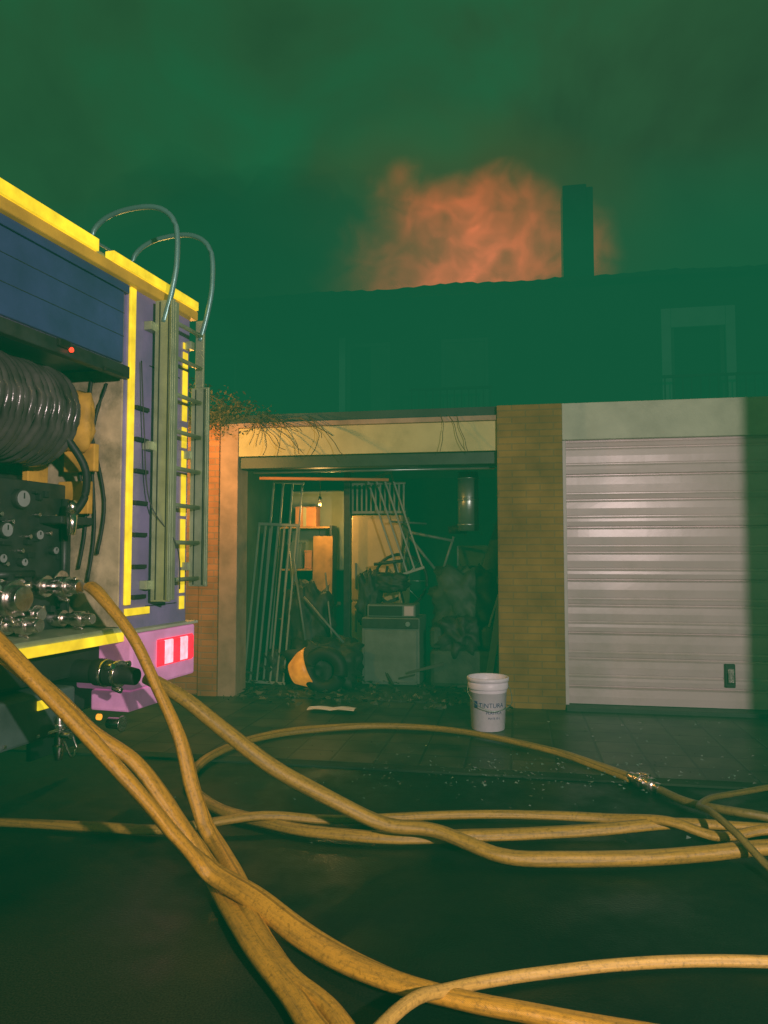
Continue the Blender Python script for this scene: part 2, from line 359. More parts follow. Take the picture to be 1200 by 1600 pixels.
rl+=[((s,s+.016),(2.2,2.216),(2.7,3.5)) for s in [3.0+.1*k for k in range(26)]]+[((2.98,5.6),(2.19,2.225),(3.5,3.53))]
boxes(H,'balcony_railing',rl,M_iron,0)

# ------------------------------------------------------------------ things in the open garage
def hgrp(name,s,w,z=0,rz=0,rx=0,ry=0):
    e=grp(name,rz=TH+rz,rx=rx,ry=ry); c,sn=math.cos(TH),math.sin(TH)
    e.location=(s*c-w*sn,7.08+s*sn+w*c,z); return e
def slat_panel(name,s,w,z,wd,ht,n,lean,yaw,m,tilt=0):
    g=hgrp(name,s,w,z,rz=yaw,rx=lean,ry=tilt)
    sl=[((k*(wd-.03)/(n-1),k*(wd-.03)/(n-1)+.02),(0,.018),(.03,ht-.03)) for k in range(n)]
    boxes(g,'slats',sl,m,.003)
    boxes(g,'frame_rails',[((0,wd),(-.004,.024),(0,.03)),((0,wd),(-.004,.024),(ht-.03,ht))],m,.003)
slat_panel('slatted_cot_side',-1.62,.55,.05,.46,1.72,7,-.14,.05,M_whitep,.05)
slat_panel('slatted_cot_side',-1.60,.95,.05,.36,2.2,4,-.05,.1,M_whitep,.06)
slat_panel('slatted_bed_base',-.60,1.25,1.86,.62,.36,12,0,0,M_whitep)
slat_panel('metal_bed_rail',-.03,1.1,1.15,.30,1.15,4,-.05,.2,M_whitep,-.32)
slat_panel('slatted_bed_base',.93,.75,.6,.34,1.0,5,.1,.1,M_whitep,.3)
g=hgrp('garage_post',-.68,1.2); box(g,'post',(0,.07),(0,.07),(.02,2.62),M_dark); box(g,'base_plate',(-.04,.11),(-.04,.11),(.02,.035),M_dark)
g=hgrp('refrigerator',-.66,1.5)
box(g,'body',(0,.6),(.05,.65),(.03,1.86),M_fridge,.02); box(g,'freezer_door',(.003,.597),(0,.046),(.86,1.855),M_fridge,.015); box(g,'lower_door',(.003,.597),(0,.046),(.05,.85),M_fridge,.015)
boxes(g,'handles',[((.05,.07),(-.03,-.001),(1.0,1.3)),((.05,.07),(-.03,-.001),(.5,.75))],M_grey,.004)
g=hgrp('washing_machine',-.38,.75)
box(g,'body',(0,.62),(.02,.6),(.03,.73),M_grey,.015); box(g,'control_strip',(.01,.61),(.0,.018),(.62,.72),M_dark,.004); box(g,'front_panel',(.03,.59),(.004,.018),(.06,.6),M_grey,.006)
cyls(g,'knob',[((.5,-.02,.67),(.5,.0,.67),.025)],M_galv)
g=hgrp('microwave_oven',-.33,.82,.735)
box(g,'case',(0,.52),(0,.36),(0,.13),M_grey,.01); box(g,'door_glass',(.02,.38),(-.012,-.002),(.015,.115),M_black,.004); box(g,'keypad',(.4,.5),(-.008,-.002),(.015,.115),M_frame,.002)
g=hgrp('folded_stool',-.1,.95,.87)
blob(g,'seat',(0,.1,.22),(.17,.1,.10),M_clutter,.3,3,4); cyls(g,'legs',[((-.13,.1,-.0),(-.05,.1,.4),.014),((.13,.1,.0),(.02,.1,.45),.014),((-.2,.1,.42),(.12,.1,.46),.018)],M_dark)
g=hgrp('tarp_covered_armchair',.68,.95)
boxes(g,'chair_frame',[((-.33,.33),(-.25,.3),(.03,.42)),((-.33,-.2),(-.25,.3),(.42,.66)),((.2,.33),(-.25,.3),(.42,.66)),((-.3,.3),(.15,.32),(.42,1.05))],M_tarp,.05)
blob(g,'tarp_folds',(.02,.08,.92),(.31,.18,.33),M_tarp,.45,3.2,2); blob(g,'bag_on_seat',(-.02,-.08,.55),(.22,.2,.2),M_clutter,.4,3,8)
g=hgrp('rolled_carpet',.95,1.1)
cyls(g,'roll',[((-.35,.1,.2),(.25,.15,1.95),.10)],M_tarp); cyls(g,'strap',[((-.06,.125,1.05),(-.04,.126,1.11),.104)],M_yel)
g=hgrp('galvanised_duct',.74,1.0)
cyls(g,'pipe',[((0,0,1.65),(0,0,2.28),.11)],M_galv,seg=28); cyls(g,'bands',[((0,0,1.7),(0,0,1.73),.116),((0,0,1.97),(0,0,2.0),.116),((0,0,2.2),(0,0,2.23),.116)],M_galv,seg=28)
cyls(g,'hanger',[((0,0,2.28),(0,0,2.63),.008)],M_galv)
g=hgrp('wall_cabinet',-1.55,2.05)
mc=mat('pale_cabinet',(.30,.34,.20),.6,var=.15)
box(g,'carcass',(0,.72),(0,.4),(1.2,2.2),mc,.006); boxes(g,'doors',[((.005,.355),(-.02,-.002),(1.21,2.19)),((.365,.715),(-.02,-.002),(1.21,2.19))],mc,.004)
g=hgrp('cardboard_box',-1.42,1.75,1.74); box(g,'carton',(0,.26),(0,.2),(0,.23),M_card,.004); box(g,'flaps',(-.01,.27),(-.01,.21),(.232,.24),M_card,.001); box(g,'tape',(.1,.14),(-.003,-.0005),(0,.231),M_lintel,0)
g=hgrp('shelf_rack',-1.6,1.72); boxes(g,'shelves',[((0,.62),(0,.25),(zz,zz+.022)) for zz in (.6,1.2,1.715)],M_wood,.002); boxes(g,'uprights',[((-.03,-.002),(0,.25),(.02,1.75)),((.622,.65),(0,.25),(.02,1.75))],M_dark,.002)
for k,(s,zz,a,h,mm) in enumerate(((-1.55,.625,.2,.22,M_clutter),(-1.3,.625,.22,.3,M_grey),(-1.52,1.225,.18,.3,M_grey),(-1.3,1.225,.2,.2,M_card))):
    g=hgrp('storage_box',s,1.75,zz); box(g,'carton',(0,a),(0,.18),(0,h),mm,.004); box(g,'lid',(-.006,a+.006),(-.006,.186),(h+.002,h+.022),mm,.003)
g=hgrp('wooden_board',-1.17,1.6,rx=-.05); box(g,'board',(0,.24),(0,.02),(.03,1.62),M_wood,.002)
g=hgrp('leaning_planks',.9,.6,ry=.16); boxes(g,'planks',[((0+.09*k,.07+.09*k),(0+.03*k,.02+.03*k),(.03,1.25-.1*k)) for k in range(3)],M_grey,.003)
g=hgrp('rubbish_heap',-.85,.55)
blob(g,'bags',(.1,.1,.25),(.36,.28,.26),M_clutter,.4,3,9); blob(g,'cloth',(-.15,.35,.55),(.26,.2,.5),M_clutter,.4,3,12)
blob(g,'sack',(-.45,.2,.18),(.16,.16,.2),M_clutter,.3,3,21); blob(g,'sack_2',(.5,.5,.9),(.12,.12,.3),M_clutter,.4,3,31)
cyls(g,'broom_handles',[((-.1,.0,.95),(.35,-.1,.5),.012),((-.25,.1,1.35),(-.05,0,.3),.012),((.05,.3,1.2),(.2,.1,.3),.01),((-.4,.4,1.5),(-.2,.2,.3),.014)],M_grey)
rj=random.Random(3)
V=[];F=[]
for k in range(46):
    s=rj.uniform(-.7,1.8); w=rj.uniform(-.1,1.2); zz=rj.uniform(.05,.9) if w>.5 else rj.uniform(.05,.2); l=rj.uniform(.1,.4)
    d=Vector((rj.uniform(-1,1),rj.uniform(-.5,.5),rj.uniform(-.5,.5))).normalized()*l
    p=Vector((s,w,zz)); cylvf(p,p+Vector((d.x,d.y,abs(d.z))),rj.uniform(.008,.03),rj.uniform(.008,.03),V,F,4)
add(g,'broken_boards',V,F,mat('splintered_wood',(.05,.055,.045),.7,var=.8,scale=3))
g=hgrp('bicycle',-.05,1.35,.75)
tube(g,'front_tyre',[(.0+.3*math.cos(q*math.pi/6),.02*math.sin(q),.35+.3*math.sin(q*math.pi/6)) for q in range(12)],.018,M_rub,closed=True,n=3)
cyls(g,'frame_tubes',[((0,0,.35),(.1,0,.95),.014),((.1,0,.9),(.6,.05,.8),.016),((.1,0,.85),(.45,.05,.4),.016),((.6,.05,.85),(.45,.05,.4),.014),((-.12,-.1,1.02),(.28,.12,1.0),.012)],M_grey)
cyls(g,'saddle',[((.54,.05,.92),(.74,.05,.95),.04,.07)],M_rub)
cyls(g,'spokes',[((0,0,.35),(.3*math.cos(q*.785),0,.35+.3*math.sin(q*.785)),.003) for q in range(8)],M_galv)
g=hgrp('stacked_crates',.55,1.75)
boxes(g,'crates',[((0,.5),(0,.4),(.03,.35)),((.04,.52),(.02,.4),(.36,.66)),((-.02,.44),(.0,.38),(.67,.98)),((.05,.5),(.05,.4),(.99,1.25)),((.0,.42),(.05,.4),(1.26,1.5))],M_grey,.008)
g=hgrp('car_tyre',-.66,.3)
tube(g,'tyre',[(.17*math.cos(a)+.0,.0,.24+.17*math.sin(a)) for a in [k*math.pi/6 for k in range(12)]],.07,M_rub,closed=True,n=4)
g=hgrp('orange_basin',-.94,.38,.03,ry=1.2)
V=[];F=[];sg=24
pr=[(.10,0),(.17,.12),(.19,.2),(.205,.2),(.18,.1),(.11,-.012)]
for r_,z_ in pr:
    for k in range(sg):
        a=2*math.pi*k/sg; V.append((r_*math.cos(a)-.17,r_*math.sin(a),z_))
for j in range(len(pr)-1):
    for k in range(sg): F.append([j*sg+k,j*sg+(k+1)%sg,(j+1)*sg+(k+1)%sg,(j+1)*sg+k])
F.append([k for k in range(sg)]); add(g,'bowl',V,F,M_orange,smooth=True)
g=hgrp('floor_debris',0,0)
V=[];F=[]
for k in range(420):
    s=random.uniform(-1.5,1.2); w=random.uniform(-.45,.9); r=random.uniform(.008,.045)
    b=len(V); a=random.random()*6; zb=.03+random.random()*.05
    for q in range(4):
        V.append((s+r*math.cos(a+q*1.57)*random.uniform(.4,1.5),w+r*math.sin(a+q*1.57),zb+random.uniform(-.01,.03)))
    F.append([b,b+1,b+2,b+3])
add(g,'scraps',V,F,mat('scraps_mixed',(.06,.065,.055),.5,var=.9,scale=5))
g=grp('paper_sheet',(-.46,6.62,.03),rz=-.15)
V=[];F=[]
for i in range(7):
    for j in range(4): V.append((-.21+i*.07,-.08+j*.05,.006+.012*abs(math.sin(i*1.1+j))))
for i in range(6):
    for j in range(3): F.append([i*4+j,(i+1)*4+j,(i+1)*4+j+1,i*4+j+1])
add(g,'sheet',V,F,M_paper)
g=hgrp('added_bulb',-1.0,1.35,2.0); cyls(g,'flex',[((0,0,.06),(0,0,.63),.004)],M_black,seg=8); cyls(g,'socket',[((0,0,.02),(0,0,.07),.018)],M_black)  # unseen bulb, added to warm and brighten the garage contents
blob(g,'bulb',(0,0,-.01),(.02,.02,.025),mat('bulb_glass',(.9,.7,.4),.3,emit=(1,.5,.15),es=.35),.0,1,0,2,floor=False)
BULB=g.location.copy()

V=[];F=[]
for k in range(620):
    if k%2: x=random.gauss(.9,.6); y=random.gauss(4.75,.22)
    else: x=random.uniform(-1.2,2.8); y=random.uniform(3.6,6.3)
    r=random.uniform(.003,.014); a=random.random()*6; b=len(V); zb=.016+random.random()*.006
    for q in range(3): V.append((x+r*math.cos(a+q*2.1)*random.uniform(.4,1.5),y+r*math.sin(a+q*2.1),zb+random.random()*.012))
    F.append([b,b+1,b+2])
add(None,'broken_glass_debris',V,F,mat('glass_shards',(.25,.32,.28),.15,.5,var=.6,scale=8,bump=0))

# ------------------------------------------------------------------ paint bucket
B=grp('paint_bucket',(.83,5.98,.014),rz=.12)
V=[];F=[];sg=40
pr=[(.0,.0),(.118,0),(.122,.004),(.140,.29),(.148,.292),(.150,.30),(.150,.335),(.148,.337),(.148,.345),(.156,.347),(.156,.372),(.150,.375),(.143,.37),(.141,.30),(.12,.02),(0,.018)]
pr=[(a*1.07,b*1.1) for a,b in pr]
for r_,z_ in pr:
    for k in range(sg): a=2*math.pi*k/sg; V.append((r_*math.cos(a),r_*math.sin(a),z_))
for j in range(len(pr)-1):
    for k in range(sg): F.append([j*sg+k,j*sg+(k+1)%sg,(j+1)*sg+(k+1)%sg,(j+1)*sg+k])
o=add(B,'pail',V,F,M_bucket,smooth=True)
tube(B,'wire_handle',[(.166,0,.34),(.175,-.05,.29),(.15,-.14,.22),(.06,-.2,.185),(-.03,-.205,.18),(-.13,-.16,.22),(-.173,-.06,.29),(-.166,0,.34)],.003,M_galv,n=6,seg=6)
def onbucket(name,text,size,z,m,ang0):
    cur=bpy.data.curves.new(name,'FONT'); cur.body=text; cur.size=size; cur.align_x='CENTER'; cur.extrude=.0005
    o=bpy.data.objects.new(name,cur); COL.objects.link(o); bpy.context.view_layer.update()
    me=bpy.data.meshes.new_from_object(o); bpy.data.objects.remove(o)
    for v in me.vertices:
        zz=z+v.co.y; R=(.1222+(zz/1.1)*.0625)*1.07+.0015+v.co.z
        a=ang0+v.co.x/R; v.co=(R*math.cos(a),R*math.sin(a),zz)
    me.materials.clear(); me.materials.append(m)
    o=bpy.data.objects.new(name,me); COL.objects.link(o); o.parent=B
A0=-math.pi/2-.2
onbucket('label_name','TINTURA',.050,.19,M_blueink,A0+.15)
onbucket('label_line','PLASTICA',.03,.14,M_blueink,A0+.3)
onbucket('label_small','MATE 15 L',.022,.10,M_blueink,A0+.3)
def patch(name,a0,a1,z0,z1,m):
    V=[];F=[]
    for k in range(9):
        a=a0+(a1-a0)*k/8
        for zz in (z0,z1): R=(.1222+zz/1.1*.0625)*1.07+.0012; V.append((R*math.cos(a),R*math.sin(a),zz))
    for k in range(8): F.append([2*k,2*k+2,2*k+3,2*k+1])
    add(B,name,V,F,m)
patch('label_mark',A0-.90,A0-.66,.18,.235,M_blueink)

# ------------------------------------------------------------------ fire engine (rear towards the viewer)
FE=grp('fire_engine',(-1.25,4.7,0),rz=math.atan2(.958,.285))
def T(t0,t1,o0,o1,z0,z1): return ((-t1,-t0),(-o1,-o0),(z0,z1))
def P(t,o,z): return (-t,-o,z)
def tb(name,L,m,bevel=.005): return boxes(FE,name,[T(*l) for l in L],m,bevel)
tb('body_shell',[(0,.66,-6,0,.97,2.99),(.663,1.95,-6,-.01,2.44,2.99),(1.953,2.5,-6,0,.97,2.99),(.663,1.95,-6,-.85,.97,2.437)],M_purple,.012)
tb('roof_deck',[(.02,2.48,-5.9,-.02,2.993,3.02)],M_alu,.004)
tb('bay_floor',[(.663,1.95,-.847,0,.955,1.0)],M_alu,.003)
tb('bay_ceiling_rail',[(.663,1.95,-.02,.03,2.37,2.44)],M_dark,.006)
tb('bay_inner_lining',[(.664,.675,-.84,-.01,1.003,2.43)],M_cream,.002)
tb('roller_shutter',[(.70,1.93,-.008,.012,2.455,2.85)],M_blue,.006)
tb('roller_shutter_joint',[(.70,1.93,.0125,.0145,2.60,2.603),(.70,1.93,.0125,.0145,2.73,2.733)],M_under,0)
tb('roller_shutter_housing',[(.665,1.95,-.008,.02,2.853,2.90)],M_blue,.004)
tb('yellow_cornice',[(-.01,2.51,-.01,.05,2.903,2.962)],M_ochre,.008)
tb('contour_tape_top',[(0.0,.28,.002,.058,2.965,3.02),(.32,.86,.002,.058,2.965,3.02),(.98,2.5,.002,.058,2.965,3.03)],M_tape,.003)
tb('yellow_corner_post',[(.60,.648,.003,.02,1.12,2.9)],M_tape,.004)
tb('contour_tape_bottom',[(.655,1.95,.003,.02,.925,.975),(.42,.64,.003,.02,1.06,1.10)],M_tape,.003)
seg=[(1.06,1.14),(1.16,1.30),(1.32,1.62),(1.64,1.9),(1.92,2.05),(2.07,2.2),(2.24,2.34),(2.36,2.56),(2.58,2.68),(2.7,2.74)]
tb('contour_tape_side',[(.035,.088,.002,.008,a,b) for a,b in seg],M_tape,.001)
tb('foothold_slots',[(.47,.585,.002,.03,z0,z0+.022) for z0 in (1.15,1.32,1.5,1.68,1.86,2.04,2.22)],M_under,.003)
tb('rear_panel_grooves',[(.12,.44,.001,.005,1.1,1.104),(.12,.44,.001,.005,2.5,2.505)],M_under,0)
tb('ladder_rails',[(.44,.458,.045,.17,1.13,2.88),(.035,.053,.045,.17,1.2,2.45),(.035,.053,.07,.13,2.45,2.88)],M_alu,.004)
tb('ladder_rail_grooves',[(.459,.461,.075,.082,1.14,2.87),(.459,.461,.135,.142,1.14,2.87),(.054,.056,.075,.082,1.21,2.44),(.054,.056,.135,.142,1.21,2.44)],M_dark,0)
tb('ladder_rail_lips',[(.405,.4385,.16,.172,1.14,2.87),(.405,.4385,.045,.057,1.14,2.87),(.459,.475,.160,.168,1.14,2.87),(.057,.073,.160,.168,1.21,2.44)],M_alu,.003)
cyls(FE,'ladder_rungs',[(P(.045,.11,z0),P(.45,.11,z0),.013) for z0 in (1.25,1.47,1.69,1.91,2.13,2.35,2.57,2.78)],M_alu)
tb('ladder_brackets',[(.40,.5,.0,.05,zz,zz+.05) for zz in (1.2,2.0,2.7)]+[(.02,.07,.0,.05,zz,zz+.05) for zz in (1.3,2.0,2.7)],M_alu,.003)
for nm,t in (('grab_hoop_1',.45),('grab_hoop_2',.045)):
    tube(FE,nm,[P(t,.1,2.75),P(t,.15,2.93),P(t,.18,3.12),P(t,.16,3.34),P(t,.02,3.45),P(t,-.24,3.45),P(t,-.40,3.36),P(t,-.42,3.18),P(t,-.30,3.07),P(t,-.05,3.02)],.016,M_steelpipe,n=8,seg=10)
tube(FE,'grab_cross_rail',[P(.45,-.40,3.3),P(.25,-.40,3.3),P(.045,-.40,3.3)],.010,M_steelpipe,n=3,seg=8)
tube(FE,'hanging_cord',[P(.56,.03,2.5),P(.55,.05,2.1),P(.5,.06,1.7),P(.42,.19,1.45),P(.40,.2,1.2)],.004,M_black,n=6,seg=6)
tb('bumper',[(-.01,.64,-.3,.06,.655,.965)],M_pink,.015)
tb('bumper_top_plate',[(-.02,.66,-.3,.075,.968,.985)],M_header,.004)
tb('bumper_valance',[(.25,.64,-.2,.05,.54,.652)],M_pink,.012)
tb('tail_lamp_red',[(.03,.09,.062,.078,.76,.9),(.18,.25,.062,.078,.76,.9),(.345,.40,.062,.078,.76,.9)],M_redl,.006)
tb('tail_lamp_white',[(.093,.177,.062,.076,.76,.9),(.253,.342,.062,.076,.76,.9)],M_whl,.006)
tb('tail_lamp_bezel',[(.025,.405,.0605,.066,.752,.908)],M_redl,.003)
cyls(FE,'side_marker_lamp',[(P(.38,-.35,.44),P(.38,-.33,.44),.018)],M_amber)
tb('mud_flap',[(.05,.5,-.75,-.72,.18,.7)],M_rub,.004)
tb('chassis',[(.4,2.1,-7.5,-.35,.5,.95),(.665,2.5,-.35,-.12,.76,.95)],M_under,.02)
tb('tool_locker',[(.97,2.3,-.5,-.03,.52,.74)],mat('locker_paint',(.07,.10,.10),.5,var=.3,dirt=.4),.015)
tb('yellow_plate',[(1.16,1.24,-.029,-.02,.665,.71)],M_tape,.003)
tb('locker_bolts',[(1.03+.2*k,1.045+.2*k,-.029,-.015,.54,.555) for k in range(5)],M_metal,.002)
cyls(FE,'wheels',[(P(a,o,.5),P(b,o,.5),.5) for a,b in ((.02,.6),(1.9,2.48)) for o in (-1.7,-5.9)],M_rub,.03,seg=36)
cyls(FE,'wheel_hubs',[(P(a,o,.5),P(b,o,.5),.22) for a,b in ((-.0,.05),(2.45,2.51)) for o in (-1.7,-5.9)],M_galv,.01,seg=24)
tb('cab',[(.0,2.5,-8.2,-6.1,.6,2.85)],M_purple,.12)
tb('cab_windows',[(-.01,2.51,-7.6,-6.5,1.7,2.5),(.2,2.3,-8.22,-7.9,1.6,2.6)],M_glass,.03)
rl=grp('hose_reel',(0,0,0)); rl.parent=FE
for lay,(R,n0) in enumerate(((.245,21),(.215,20))):
    for i in range(n0):
        t=.985+.043*i+.01*lay
        c=P(t,-.30+.006*math.sin(i*2.3),2.12)
        tube(rl,'coil_%d_%d'%(lay,i),[(c[0]+.012*math.sin(a+i),c[1]+R*math.cos(a),c[2]+R*math.sin(a)*(1+.02*math.sin(i*1.7))) for a in [q*math.pi/8 for q in range(16)]],.0215,M_reel,n=2,seg=10,closed=True)
cyls(rl,'drum',[(P(.95,-.3,2.12),P(1.92,-.3,2.12),.2)],M_dark)
tube(rl,'hose_tail',[P(1.0,-.1,2.0),P(.93,-.04,1.85),P(.90,-.06,1.7),P(.92,-.12,1.6)],.02,M_rub)
cyls(rl,'reel_nozzle',[(P(.92,-.12,1.62),P(.92,-.12,1.5),.03,.022),(P(.92,-.12,1.68),P(.92,-.12,1.62),.022,.034)],M_metal)
tb('pump_panel',[(.70,1.95,-.84,-.30,1.0,1.78)],M_dark,.01)
tb('pump_panel_upper',[(.72,1.9,-.84,-.55,1.78,1.84),(.70,.95,-.5,-.16,1.56,1.60)],M_dark,.006)
L=[];D=[]
gauges=[(1.10,1.68,.05),(1.2,1.52,.04),(1.22,1.38,.025),(.98,1.5,.028),(1.3,1.66,.05),(.86,1.42,.022),(1.08,1.36,.022),(1.4,1.5,.05),(1.5,1.68,.05)]
for t,z0,r in gauges:
    L.append((P(t,-.31,z0),P(t,-.265,z0),r,r)); D.append((P(t,-.27,z0),P(t,-.262,z0),r*.82,r*.82))
cyls(FE,'gauge_bezels',L,M_dark,.004,24); cyls(FE,'gauge_dials',D,M_dial,0,24)
tb('gauge_needles',[(t-.003,t+.003,-.262,-.259,z0,z0+r*.6) for t,z0,r in gauges],M_black,0)
rk=random.Random(5)
tb('panel_switches_and_plates',[(t,t+rk.uniform(.015,.06),-.3,-.3+rk.uniform(.005,.04),z0,z0+rk.uniform(.01,.035)) for t,z0 in [(rk.uniform(.75,1.5),rk.uniform(1.05,1.74)) for _ in range(34)]],M_under,.002)
cyls(FE,'panel_knobs',[(P(t,-.3,z0),P(t,-.27,z0),.012) for t,z0 in [(rk.uniform(.75,1.4),rk.uniform(1.1,1.7)) for _ in range(16)]],M_metal,.002,12)
def coupling(name,t,o,z,r,ln,parent=FE):
    cs=[(P(t,o-.02,z),P(t,o+ln*.25,z),r*1.25,r*1.25),(P(t,o+ln*.25,z),P(t,o+ln*.5,z),r*.85,r*.85),(P(t,o+ln*.5,z),P(t,o+ln*.75,z),r*1.15,r*1.15),(P(t,o+ln*.75,z),P(t,o+ln,z),r*.9,r*.8)]
    a=[]
    for q in range(3):
        an=q*2.09+.5; x,y=r*1.25*math.cos(an),r*1.25*math.sin(an)
        a.append((P(t+x,o+ln*.52,z+y),P(t+x*1.25,o+ln*.74,z+y*1.25),r*.28,r*.22))
    cyls(parent,name,cs+a,M_metal,.003,22)
coupling('outlet_coupling_1',.98,-.28,1.235,.045,.27)
coupling('outlet_coupling_2',1.28,-.28,1.19,.075,.2)
coupling('outlet_coupling_3',1.22,-.28,1.06,.04,.24)
coupling('outlet_coupling_4',.84,-.28,1.06,.035,.24)
coupling('outlet_coupling_5',1.07,-.28,1.10,.04,.12)
cyls(FE,'valve_wheels',[(P(.83,-.26,1.26),P(.83,-.245,1.26),.055),(P(.83,-.3,1.26),P(.83,-.22,1.26),.015),(P(1.12,-.26,1.24),P(1.12,-.25,1.24),.04),(P(1.45,-.25,1.3),P(1.45,-.24,1.3),.06)],M_metal,.004)
cyls(FE,'pipework',[(P(.78,-.28,1.0),P(.78,-.28,1.7),.02),(P(1.0,-.285,1.3),P(1.25,-.285,1.3),.018),(P(1.16,-.28,1.0),P(1.16,-.28,1.3),.022)],M_dark)
blob(FE,'yellow_kit_bag',(-.80,.22,2.12),(.055,.12,.16),M_yel,.25,3,3,3)
tb('timber_wedges',[(.74,.78,-.3,-.1,1.85,2.0),(.80,.95,-.42,-.38,1.6,2.0),(.72,.76,-.35,-.15,1.62,1.8)],M_yel,.006)
for k,(o0,o1,z0,z1) in enumerate(((-.1,-.16,2.35,1.55),(-.2,-.1,2.38,1.7),(-.28,-.22,2.3,1.62))):
    tube(FE,'strap_%d'%(k+1),[P(.69,o0,z0),P(.70,(o0+o1)/2-.05,(z0+z1)/2+.1),P(.69,o1,z1),P(.7,o1-.03,z1-.3)],.009,M_rub,n=6,seg=8)
tb('shutter_latch',[(1.16,1.24,.012,.05,2.40,2.44),(.74,.9,.03,.05,2.36,2.385)],M_black,.006)
cyls(FE,'status_led',[(P(1.16,.045,2.40),P(1.16,.056,2.40),.012)],M_redled)
cyls(FE,'lower_delivery_pipe',[(P(.85,-.35,.79),P(.85,.02,.79),.06,.06),(P(.85,.0,.79),P(.85,.05,.79),.07,.07),(P(.85,.07,.785),P(.85,.12,.785),.065,.065),(P(.85,.05,.787),P(.85,.16,.783),.05,.05),(P(.85,.15,.783),P(.85,.24,.775),.05,.042)],M_rub,.004,24)
cyls(FE,'lower_delivery_rings',[(P(.85,.12,.785),P(.85,.145,.784),.07,.07),(P(.85,.045,.787),P(.85,.065,.786),.072,.072)]+[(P(.85+.07*math.cos(q),.10,.785+.07*math.sin(q)),P(.85+.085*math.cos(q),.15,.785+.085*math.sin(q)),.016) for q in (.6,2.6,4.7)],M_metal,.003,24)
cyls(FE,'drain_valve',[(P(1.12,.0,.62),P(1.12,.0,.48),.022,.022),(P(1.12,.0,.585),P(1.12,.0,.56),.04,.04),(P(1.12,.0,.48),P(1.12,.0,.41),.03,.018),(P(1.12,-.1,.53),P(1.12,.07,.53),.018,.018),(P(1.02,.02,.56),P(1.22,.02,.56),.008,.008)],M_metal,.002)
tube(FE,'drain_chain',[P(1.12,.03,.5),P(1.09,.05,.42),P(1.06,.05,.46),P(1.07,.03,.53)],.006,M_metal,n=5,seg=6)
cyls(FE,'tow_eye',[(P(.72,-.02,.5),P(.72,.06,.5),.03,.03),(P(.72,.06,.5),P(.72,.07,.5),.042,.042)],M_metal,.003)

# ------------------------------------------------------------------ hoses
def hose(P_,r,m,seed,flat=.3,n=12,cps=[]):
    g=grp('fire_hose')
    tube(g,'canvas_tube',P_,r,m,n=n,seg=20,flat=flat,seed=seed,wob=.012)
    return g
hose([(-1.50,3.80,1.235),(-1.417,3.72,1.185),(-1.22,3.65,.98),(-1.08,3.60,.74),(-.97,3.55,.54),(-.89,3.5,.32),(-.81,3.46,.16),(-.713,3.34,.09),(-.473,2.80,.045),(-.313,2.48,.04),(-.15,2.27,.04),(.05,1.9,.04)],.033,M_hose,1)
hose([(-1.73,3.07,1.15),(-1.56,3.0,1.054),(-1.26,2.95,.786),(-1.0,2.95,.514),(-.84,3.0,.30),(-.70,3.05,.13),(-.49,2.90,.09),(-.274,2.70,.045),(0,2.46,.04),(.236,2.34,.04),(.493,2.26,.04),(1.0,2.1,.04)],.036,M_hose,2,.55)
hose([(-1.75,3.12,1.10),(-1.46,3.15,.864),(-1.24,3.15,.665),(-1.06,3.2,.52),(-.91,3.2,.333),(-.785,3.2,.148),(-.67,3.10,.045),(-.46,2.66,.045),(-.28,2.36,.04),(-.16,2.15,.04),(0.1,1.8,.04)],.034,M_hose,3,.6)
hose([(-1.205,3.80,.775),(-1.0,3.75,.68),(-.79,3.70,.536),(-.53,3.65,.365),(-.246,3.6,.23),(0,3.6,.12),(.242,3.56,.10),(.522,3.417,.045),(.80,3.38,.042),(1.15,3.40,.042),(1.455,3.44,.042),(1.77,3.47,.06),(2.25,3.5,.045),(3.0,3.4,.045)],.038,M_hose2,4)
hose([(1.51,4.60,.035),(1.374,4.88,.035),(1.119,5.24,.045),(.589,5.75,.045),(0,5.93,.045),(-.595,5.81,.045),(-.947,5.54,.045),(-1.128,5.19,.045),(-1.20,4.84,.035),(-1.165,4.49,.035),(-.90,4.07,.035),(-.589,3.85,.035),(-.315,3.72,.035),(.062,3.656,.035),(.468,3.68,.035),(.95,3.735,.035),(1.44,3.77,.06),(1.927,3.78,.035),(2.4,3.78,.035),(3.2,3.8,.035)],.028,M_hose2,5)
hose([(1.60,4.38,.035),(1.69,4.144,.035),(1.89,3.9,.06),(2.2,3.85,.035),(3,3.9,.035)],.026,M_hose3,6)
hose([(-3.2,4.0,.03),(-2.18,3.9,.03),(-1.97,3.87,.03),(-1.453,3.81,.03),(-1.09,3.775,.03),(-.65,3.83,.075),(-.33,3.89,.04),(0,3.93,.03),(.405,3.98,.03),(.844,3.975,.03),(1.157,3.9,.04),(1.394,3.735,.085),(1.59,3.60,.06),(1.79,3.52,.12),(2.1,3.48,.12),(3,3.5,.04)],.024,M_hose2,7)
hose([(3.1,4.6,.03),(2.51,4.485,.03),(2.255,4.42,.035),(1.95,4.25,.05),(1.749,4.07,.08),(1.627,3.9,.10),(1.59,3.675,.15),(1.605,3.45,.13),(1.647,3.24,.06),(1.69,3.04,.03),(1.9,2.7,.03)],.017,M_hose3,8,flat=.1)
hose([(-.1,1.9,.12),(.0,2.1,.12),(.094,2.247,.10),(.197,2.356,.06),(.33,2.457,.03),(.53,2.52,.025),(.75,2.56,.025),(1.087,2.585,.025),(1.30,2.585,.025),(1.63,2.585,.025),(2.3,2.5,.025)],.020,M_hose4,9,flat=.1)
g=grp('hose_coupling',(1.555,4.49,.04),rz=math.atan2(-.22,.09))
